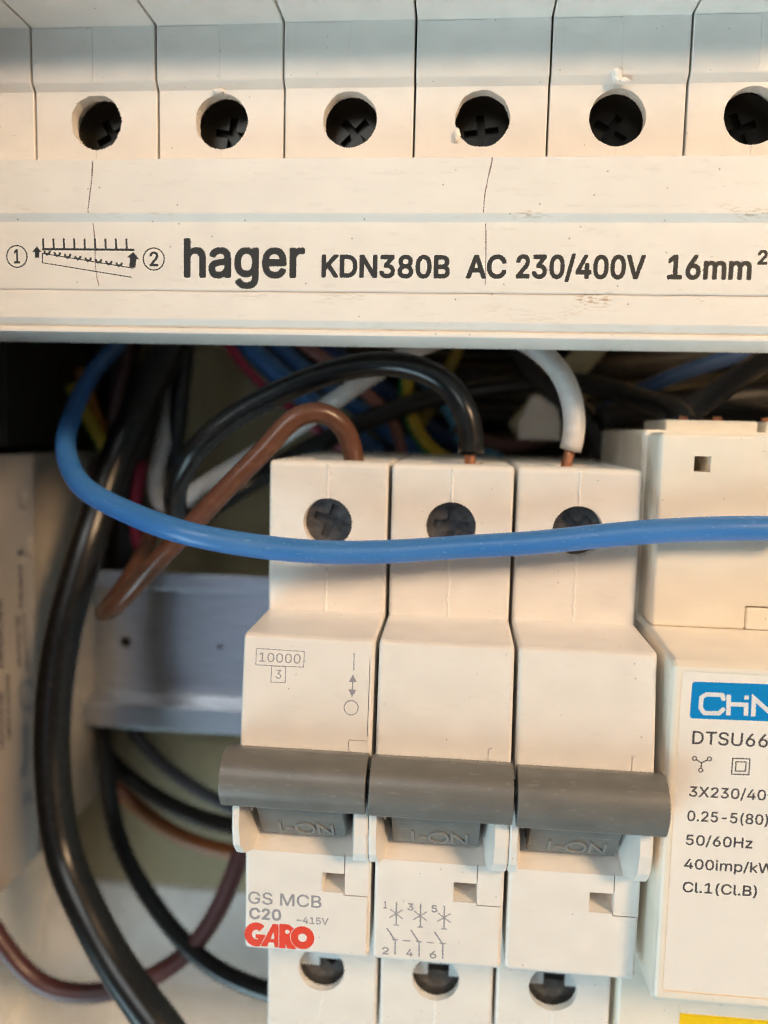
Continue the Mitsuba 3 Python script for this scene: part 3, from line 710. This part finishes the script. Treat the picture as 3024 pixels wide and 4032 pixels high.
# ------------------------------------------------------------------ cables: name: (radius, material, centre line)
CABLES = {
    'blue_wire': (1.62, 'pvc_blue', [(-42.0, 54.0, 48.3), (-43.2, 50.0, 43.5), (-45.2, 42.0, 36.7), (-44.0, 31.0, 29.1), (-39.8, 19.0, 23.4), (-33.1, 7.0, 19.3), (-26.4, -1.0, 16.4), (-18.1, -6.0, 14.0), (-9.0, -9.5, 12.0), (-0.4, -8.5, 10.5), (9.5, -7.0, 9.7), (18.8, -6.0, 10.0), (28.2, -5.5, 10.9), (37.4, -5.5, 11.8), (46.4, -5.8, 13.1), (55.2, -6.2, 14.2), (63.9, -6.4, 14.8), (70.8, -6.4, 15.0)]),
    'brown_wire': (1.57, 'pvc_brown', [(11.3, 9.0, 18.4),(11.2, 9.0, 21.6),(10.7, 9.0, 24.0),(9.4, 8.0, 26.8),(6.8, 7.0, 28.6),(3.5, 6.0, 28.2),(-0.8, 5.0, 24.1),(-6.5, 4.0, 17.9),(-12.2, 4.0, 11.8),(-18.4, 5.0, 5.4),(-24.1, 7.0, -0.3),(-28.1, 10.0, -3.6),(-31.5, 15.0, -5.4),(-33.4, 22.0, -5.4),(-33.4, 29.0, -2.7),(-33.1, 36.0, 1.4),(-33.0, 42.0, 6.6),(-33.6, 47.0, 12.8),(-34.4, 50.0, 20.3)]),
    'black_wire': (1.95, 'pvc_black', [(29.05, 9.0, 23.0),(29.02, 9.0, 24.2),(28.9, 9.0, 25.9),(27.8, 9.0, 29.7),(25.1, 10.0, 33.4),(20.4, 11.0, 35.8),(14.5, 12.0, 36.5),(7.3, 12.0, 35.2),(-1.4, 12.0, 31.7),(-8.9, 12.0, 27.5),(-14.1, 12.0, 23.0),(-18.6, 15.0, 17.5),(-21.0, 20.0, 13.1),(-22.1, 27.0, 10.0),(-20.4, 34.0, 10.2),(-15.9, 40.0, 13.7),(-7.6, 44.0, 19.1),(0.3, 46.0, 23.9),(9.4, 47.0, 28.4),(21.3, 47.0, 32.7),(33.0, 46.0, 35.0),(44.9, 42.0, 36.1),(52.5, 36.0, 34.9),(58.6, 26.0, 32.1),(61.0, 17.0, 30.1),(62.1, 13.0, 27.4)]),
    'white_wire': (1.62, 'pvc_white', [(43.8, 9.0, 24.1),(44.2, 9.0, 27.7),(43.7, 10.0, 31.8),(42.1, 12.0, 35.7),(39.5, 15.0, 38.9),(35.4, 19.0, 41.7),(29.5, 24.0, 43.1),(22.5, 28.0, 41.9),(13.5, 31.0, 37.4),(4.1, 33.0, 31.3),(-4.6, 34.0, 25.4),(-13.6, 35.0, 19.7),(-21.1, 36.0, 15.0),(-26.0, 37.0, 11.8),(-30.8, 40.0, 10.8),(-33.3, 43.0, 14.0),(-33.5, 46.0, 20.4),(-32.4, 49.0, 29.0),(-31.5, 51.0, 36.7),(-31.2, 52.0, 43.9)]),
    'heavy_black_cable': (3.3, 'pvc_black_thick', [(-28.0, 44.0, 46.2),(-30.5, 42.0, 40.1),(-33.3, 40.0, 33.2),(-35.7, 38.0, 26.9),(-38.0, 36.0, 20.1),(-39.8, 33.0, 11.8),(-40.9, 30.0, 5.1),(-42.5, 28.0, -2.5),(-44.1, 26.0, -10.9),(-45.7, 25.0, -22.2),(-46.0, 24.0, -33.3),(-44.4, 22.0, -43.9),(-41.5, 20.0, -53.2),(-36.5, 17.0, -59.9),(-30.3, 14.0, -66.9),(-21.5, 10.0, -73.9),(-15.1, 8.0, -79.7)]),
    'upright_black_cable': (1.9, 'pvc_black', [(-28.3, 47.0, 47.5),(-28.7, 47.0, 41.1),(-29.5, 47.0, 33.7),(-30.4, 48.0, 27.1),(-31.6, 49.0, 20.4),(-33.7, 52.0, 12.4),(-36.7, 56.0, 2.9)]),
    'looping_black_cable': (1.8, 'pvc_black', [(-55.3, 62.0, -30.0),(-51.8, 58.0, -41.7),(-48.3, 52.0, -48.8),(-44.2, 46.0, -57.6),(-38.2, 40.0, -64.4),(-31.8, 36.0, -69.9),(-24.5, 32.0, -74.5),(-16.1, 28.0, -77.4),(-5.1, 24.0, -78.1),(4.4, 22.0, -78.4)]),
    'curved_black_cable': (1.9, 'pvc_black', [(-62.7, 64.0, -40.0),(-56.8, 62.0, -46.2),(-47.4, 58.0, -52.9),(-37.4, 55.0, -57.5),(-27.7, 52.0, -59.6),(-18.5, 48.0, -59.1),(-8.2, 42.0, -56.4)]),
    'thin_grey_cable': (1.5, 'pvc_grey', [(-49.9, 66.0, -42.2),(-45.8, 65.0, -48.2),(-39.1, 63.0, -53.3),(-32.0, 61.0, -56.8),(-23.1, 58.0, -59.3),(-14.1, 54.0, -59.7)]),
    'rust_brown_cable': (1.75, 'pvc_rust', [(-67.2, 66.0, -44.4),(-62.8, 65.0, -48.8),(-58.3, 64.0, -53.4),(-49.6, 62.0, -59.7),(-41.5, 60.0, -64.5),(-31.5, 57.0, -67.7),(-19.9, 53.0, -67.7),(-9.5, 48.0, -65.3)]),
    'purple_brown_cable': (1.85, 'pvc_maroon', [(-10.8, 36.0, -50.1), (-13.3, 34.0, -58.8), (-15.3, 33.0, -64.6), (-18.4, 32.0, -71.1), (-22.6, 31.0, -76.7), (-29.8, 30.0, -82.0), (-36.5, 29.5, -84.8), (-44.0, 29.0, -85.9), (-50.6, 29.0, -85.0), (-55.5, 29.0, -81.7), (-60.1, 29.0, -76.0), (-66.3, 30.0, -67.4), (-72.4, 31.0, -55.8)]),
    'red_wire': (0.95, 'pvc_red', [(-22.8, 50.0, 48.0),(-20.4, 50.0, 43.0),(-16.2, 50.0, 37.7),(-11.8, 51.0, 33.5),(-6.8, 53.0, 29.7),(-1.2, 55.0, 25.0),(6.6, 56.0, 20.8),(18.4, 57.0, 19.1)]),
    'thick_blue_cable': (2.3, 'pvc_blue', [(-20.7, 53.0, 48.4),(-17.3, 53.0, 43.4),(-12.3, 53.0, 38.6),(-7.1, 54.0, 34.3),(-1.3, 55.0, 29.8),(4.4, 57.0, 25.1),(10.3, 59.0, 20.8)]),
    'second_blue_cable': (1.7, 'pvc_blue', [(-15.8, 57.0, 49.0),(-11.8, 57.0, 43.8),(-5.7, 57.0, 38.6),(1.1, 58.0, 33.9),(8.0, 60.0, 28.7),(16.1, 61.0, 23.4),(26.2, 62.0, 18.6)]),
    'dark_blue_cable': (1.9, 'pvc_navy', [(-8.7, 61.0, 49.7),(-0.5, 61.0, 42.9),(7.7, 61.0, 37.1),(17.9, 62.0, 29.4),(29.2, 63.0, 21.2)]),
    'thin_brown_wire': (1.2, 'pvc_rose', [(-8.4, 46.0, 47.6),(-4.0, 46.0, 42.8),(2.5, 46.0, 38.5),(9.6, 47.0, 32.6),(13.4, 49.0, 28.6),(15.1, 50.0, 24.5),(16.1, 50.0, 19.3)]),
    'striped_earth_wire': (1.55, 'pvc_earth', [(16.3, 50.0, 42.1),(16.3, 50.0, 37.0),(16.3, 50.0, 32.9),(17.4, 50.0, 28.7),(19.8, 50.0, 24.5),(22.6, 49.0, 21.9),(28.2, 48.0, 19.3)]),
    'pale_blue_wire': (1.5, 'pvc_skyblue', [(14.1, 55.0, 40.6),(20.4, 55.0, 36.4),(23.9, 55.0, 32.8),(26.1, 55.0, 29.0),(28.0, 55.0, 24.7),(31.0, 55.0, 20.0)]),
    'yellow_wire': (1.2, 'pvc_yellow', [(28.1, 57.0, 49.6),(26.4, 57.0, 43.9),(24.2, 58.0, 38.2),(21.4, 59.0, 32.4),(18.1, 60.0, 26.4)]),
    'dark_red_wire': (1.2, 'pvc_maroon', [(26.5, 48.0, 27.1),(31.6, 46.0, 24.9),(35.8, 45.0, 24.0),(40.5, 45.0, 24.6),(45.9, 46.0, 26.2),(51.4, 48.0, 27.2)]),
    'low_blue_wire': (1.2, 'pvc_skyblue', [(29.3, 52.0, 27.2),(31.8, 52.0, 24.4),(35.1, 50.0, 21.3),(40.2, 50.0, 19.5)]),
    'pale_yellow_cable': (2.6, 'pvc_pale', [(56.5, 48.0, 48.7),(52.8, 48.0, 43.8),(48.8, 49.0, 38.9),(44.2, 50.0, 33.4),(39.1, 52.0, 26.9)]),
    'navy_cable': (1.55, 'pvc_navy2', [(87.8, 46.0, 45.5),(81.4, 46.0, 43.0),(72.1, 46.0, 39.7),(63.8, 46.0, 36.2),(56.3, 47.0, 31.8),(50.5, 48.0, 27.2)]),
    'slanting_black_cable': (2.0, 'pvc_black_soft', [(82.5, 28.0, 42.9),(77.5, 27.0, 39.7),(70.1, 24.0, 34.7),(63.7, 19.0, 30.5),(60.9, 14.0, 27.7)]),
    'flat_black_cable': (2.0, 'pvc_black_soft', [(53.2, 38.0, 29.3),(60.1, 40.0, 31.2),(68.4, 40.0, 31.8),(74.4, 38.0, 31.5),(79.1, 33.0, 30.8),(82.6, 26.0, 29.8)]),
    'arching_black_cable': (2.1, 'pvc_black', [(34.2, 44.0, 47.9),(37.9, 44.0, 41.8),(42.0, 43.0, 36.6),(46.4, 42.0, 33.2),(50.2, 41.0, 30.2),(52.8, 40.0, 26.4),(54.3, 40.0, 21.2)]),
    'green_cable': (2.4, 'pvc_green', [(-57.0, 42.0, 46.5),(-60.0, 42.0, 40.6),(-64.0, 42.0, 35.0),(-69.1, 42.0, 29.9)]),
    'left_earth_wire': (1.4, 'pvc_earth', [(-54.5, 50.0, 34.3),(-51.4, 50.0, 28.6),(-48.1, 50.0, 22.9),(-46.5, 52.0, 17.5),(-45.9, 54.0, 11.9)]),
    'orange_wire': (1.3, 'pvc_orange', [(-55.4, 56.0, 37.6),(-53.1, 56.0, 31.7),(-50.3, 56.0, 24.8),(-46.4, 57.0, 19.3)]),
    'left_yellow_wire': (1.4, 'pvc_yellow', [(-55.4, 56.0, 19.6),(-56.8, 56.0, 12.4),(-57.3, 55.0, 4.3),(-60.8, 55.0, -4.1),(-63.6, 55.0, -12.5)]),
    'left_maroon_wire': (1.3, 'pvc_maroon', [(-42.5, 50.0, 47.8),(-42.4, 51.0, 41.5),(-44.5, 52.0, 34.6),(-46.4, 53.0, 27.8),(-48.6, 55.0, 20.8),(-60.6, 57.0, 8.1),(-62.3, 58.0, -1.4)]),
    'left_red_wire': (1.2, 'pvc_red', [(-41.0, 56.0, 18.0),(-41.8, 55.0, 13.0),(-42.5, 55.0, 6.9),(-42.5, 57.0, -0.5)]),
}
DARKENING_CABLES = [[(-20, 66, 52), (-8, 66, 40), (10, 66, 33), (40, 66, 30), (80, 66, 34), (125, 66, 36)],
          [(-14, 65, 50), (0, 65, 43), (25, 66, 39), (60, 66, 41), (125, 66, 45)],
          [(-2, 66, 16), (15, 66, 22), (40, 66, 24), (80, 66, 26), (125, 66, 24)],
          [(10, 65, 50), (30, 65, 47), (60, 65, 48), (90, 66, 52), (125, 66, 54)],
          [(-2, 66, 8), (20, 66, 15), (45, 66, 17), (80, 66, 17), (125, 66, 15)],
          [(-30, 65, 60), (-37, 65, 44), (-44, 65, 28), (-48, 65, 10), (-49, 65, -12)],
          [(-46, 65.5, 60), (-50, 65.5, 40), (-53, 65.5, 20), (-55, 65.5, -4)]]
for i, pts in enumerate(DARKENING_CABLES):  # dark cables placed behind the others to darken the back panel
    key = 'darkening_cable' + (f'_{i:03d}' if i else '')
    add(key, tube_mesh(pts, 3.6, 20, 1.5, 0.02, 90 + i)[0], 'pvc_black_thick', True)
    tag(key, ['second highest dark cable set deep to darken the back panel, dipping behind the black arch', 'dark cable set deep to darken the back panel, curving above the middle breaker',
              'dark cable set deep to darken the back panel just above the breaker tops', 'uppermost dark cable set deep to darken the back panel, close under the strip',
              'lowest dark cable set deep to darken the back panel, mostly hidden by the breakers',
              'dark cable set deep to darken the back panel, descending behind the thickest black cable', 'dark cable set deep to darken the far left, descending behind the blue wire bend'][i], 'cable', 'dark cables placed to darken the back panel')
cable_labels = {
    'blue_wire': 'bright blue wire sagging across the front of the breakers and the meter',
    'brown_wire': 'brown wire arching from the top of the left breaker, folding back at lower left',
    'black_wire': 'black wire arching high from the middle breaker and looping back to the meter',
    'white_wire': 'white wire with bare copper end rising from the right breaker behind the strip',
    'heavy_black_cable': 'thickest black cable sweeping down the left side to the bottom edge',
    'upright_black_cable': 'black cable hanging straight down beside the thick one under the strip',
    'looping_black_cable': 'black cable curving from the rail to the bottom of the left breaker',
    'curved_black_cable': 'black cable just below the rail running right behind the left toggle',
    'thin_grey_cable': 'thin dark grey cable, the uppermost curve below the rail',
    'rust_brown_cable': 'rust brown cable below the black ones under the rail',
    'purple_brown_cable': 'dull purple brown cable bending along the white floor at bottom left',
    'red_wire': 'thin crimson wire beside the blue cables under the strip',
    'thick_blue_cable': 'thick vivid blue cable running down under the arching black wire',
    'second_blue_cable': 'slimmer blue cable to the right of the thick vivid blue one',
    'dark_blue_cable': 'dark navy cable deepest behind the white wire',
    'thin_brown_wire': 'thin rosy brown wire slanting behind the black arch',
    'striped_earth_wire': 'green and yellow wire bending behind the top of the middle breaker',
    'pale_blue_wire': 'light blue wire glimpsed inside the black arch',
    'yellow_wire': 'yellow wire glimpsed above the black arch near the strip',
    'dark_red_wire': 'dark red wire lying low behind the right breaker',
    'low_blue_wire': 'light blue wire lying low beside the arch foot, behind the dark red one',
    'pale_yellow_cable': 'pale yellowish cable right of the white wire just under the strip',
    'navy_cable': 'deep blue cable slanting up to the right above the meter',
    'slanting_black_cable': 'black cable slanting from the meter terminal to the upper right',
    'flat_black_cable': 'black cable lying flat behind the top of the meter at the right edge',
    'arching_black_cable': 'black cable curving down behind the white wire and connector block',
    'green_cable': 'dark green cable in the shadow at the far left under the strip',
    'left_earth_wire': 'green and yellow wire right of the blue wire in the left cluster',
    'orange_wire': 'orange wire behind the blue wire bend at the left',
    'left_yellow_wire': 'yellow wire hanging down left of the thick black cable',
    'left_maroon_wire': 'dark maroon wire hanging behind the blue wire at the left',
    'left_red_wire': 'short bright red wire between the thick black cable and the white wire'}
rename = {'second_blue_cable': 'slim_blue_cable', 'low_blue_wire': 'sky_blue_wire', 'left_earth_wire': 'earth_wire', 'left_yellow_wire': 'mustard_wire', 'left_maroon_wire': 'maroon_wire', 'left_red_wire': 'bright_red_wire'}
for i, (name, (r, mat, pts)) in enumerate(CABLES.items()):
    key = rename.get(name, name)
    m, uv = tube_mesh(pts, r, 24 if r > 1.4 else 16, 1.0, 0.015, i)
    ends = {'black_wire': (28.9, 9.0), 'white_wire': (43.2, 9.0)}
    if name in ends:
        main = key + '__insulation'
        x, y = ends[name]
        add(main, m, mat, True, uv)
        add(key + '__copper_end', tube_mesh([(x, y, 14), (x, y, 18), (x + 0.05, y, 21), (pts[0][0] if name == 'white_wire' else x, y, 24.0)], 0.85, 14, 0.6)[0], 'copper', True)
    else:
        add(key, m, mat, True, uv)
    tag(key, cable_labels[name], 'cable' if 'cable' in key else 'wire')
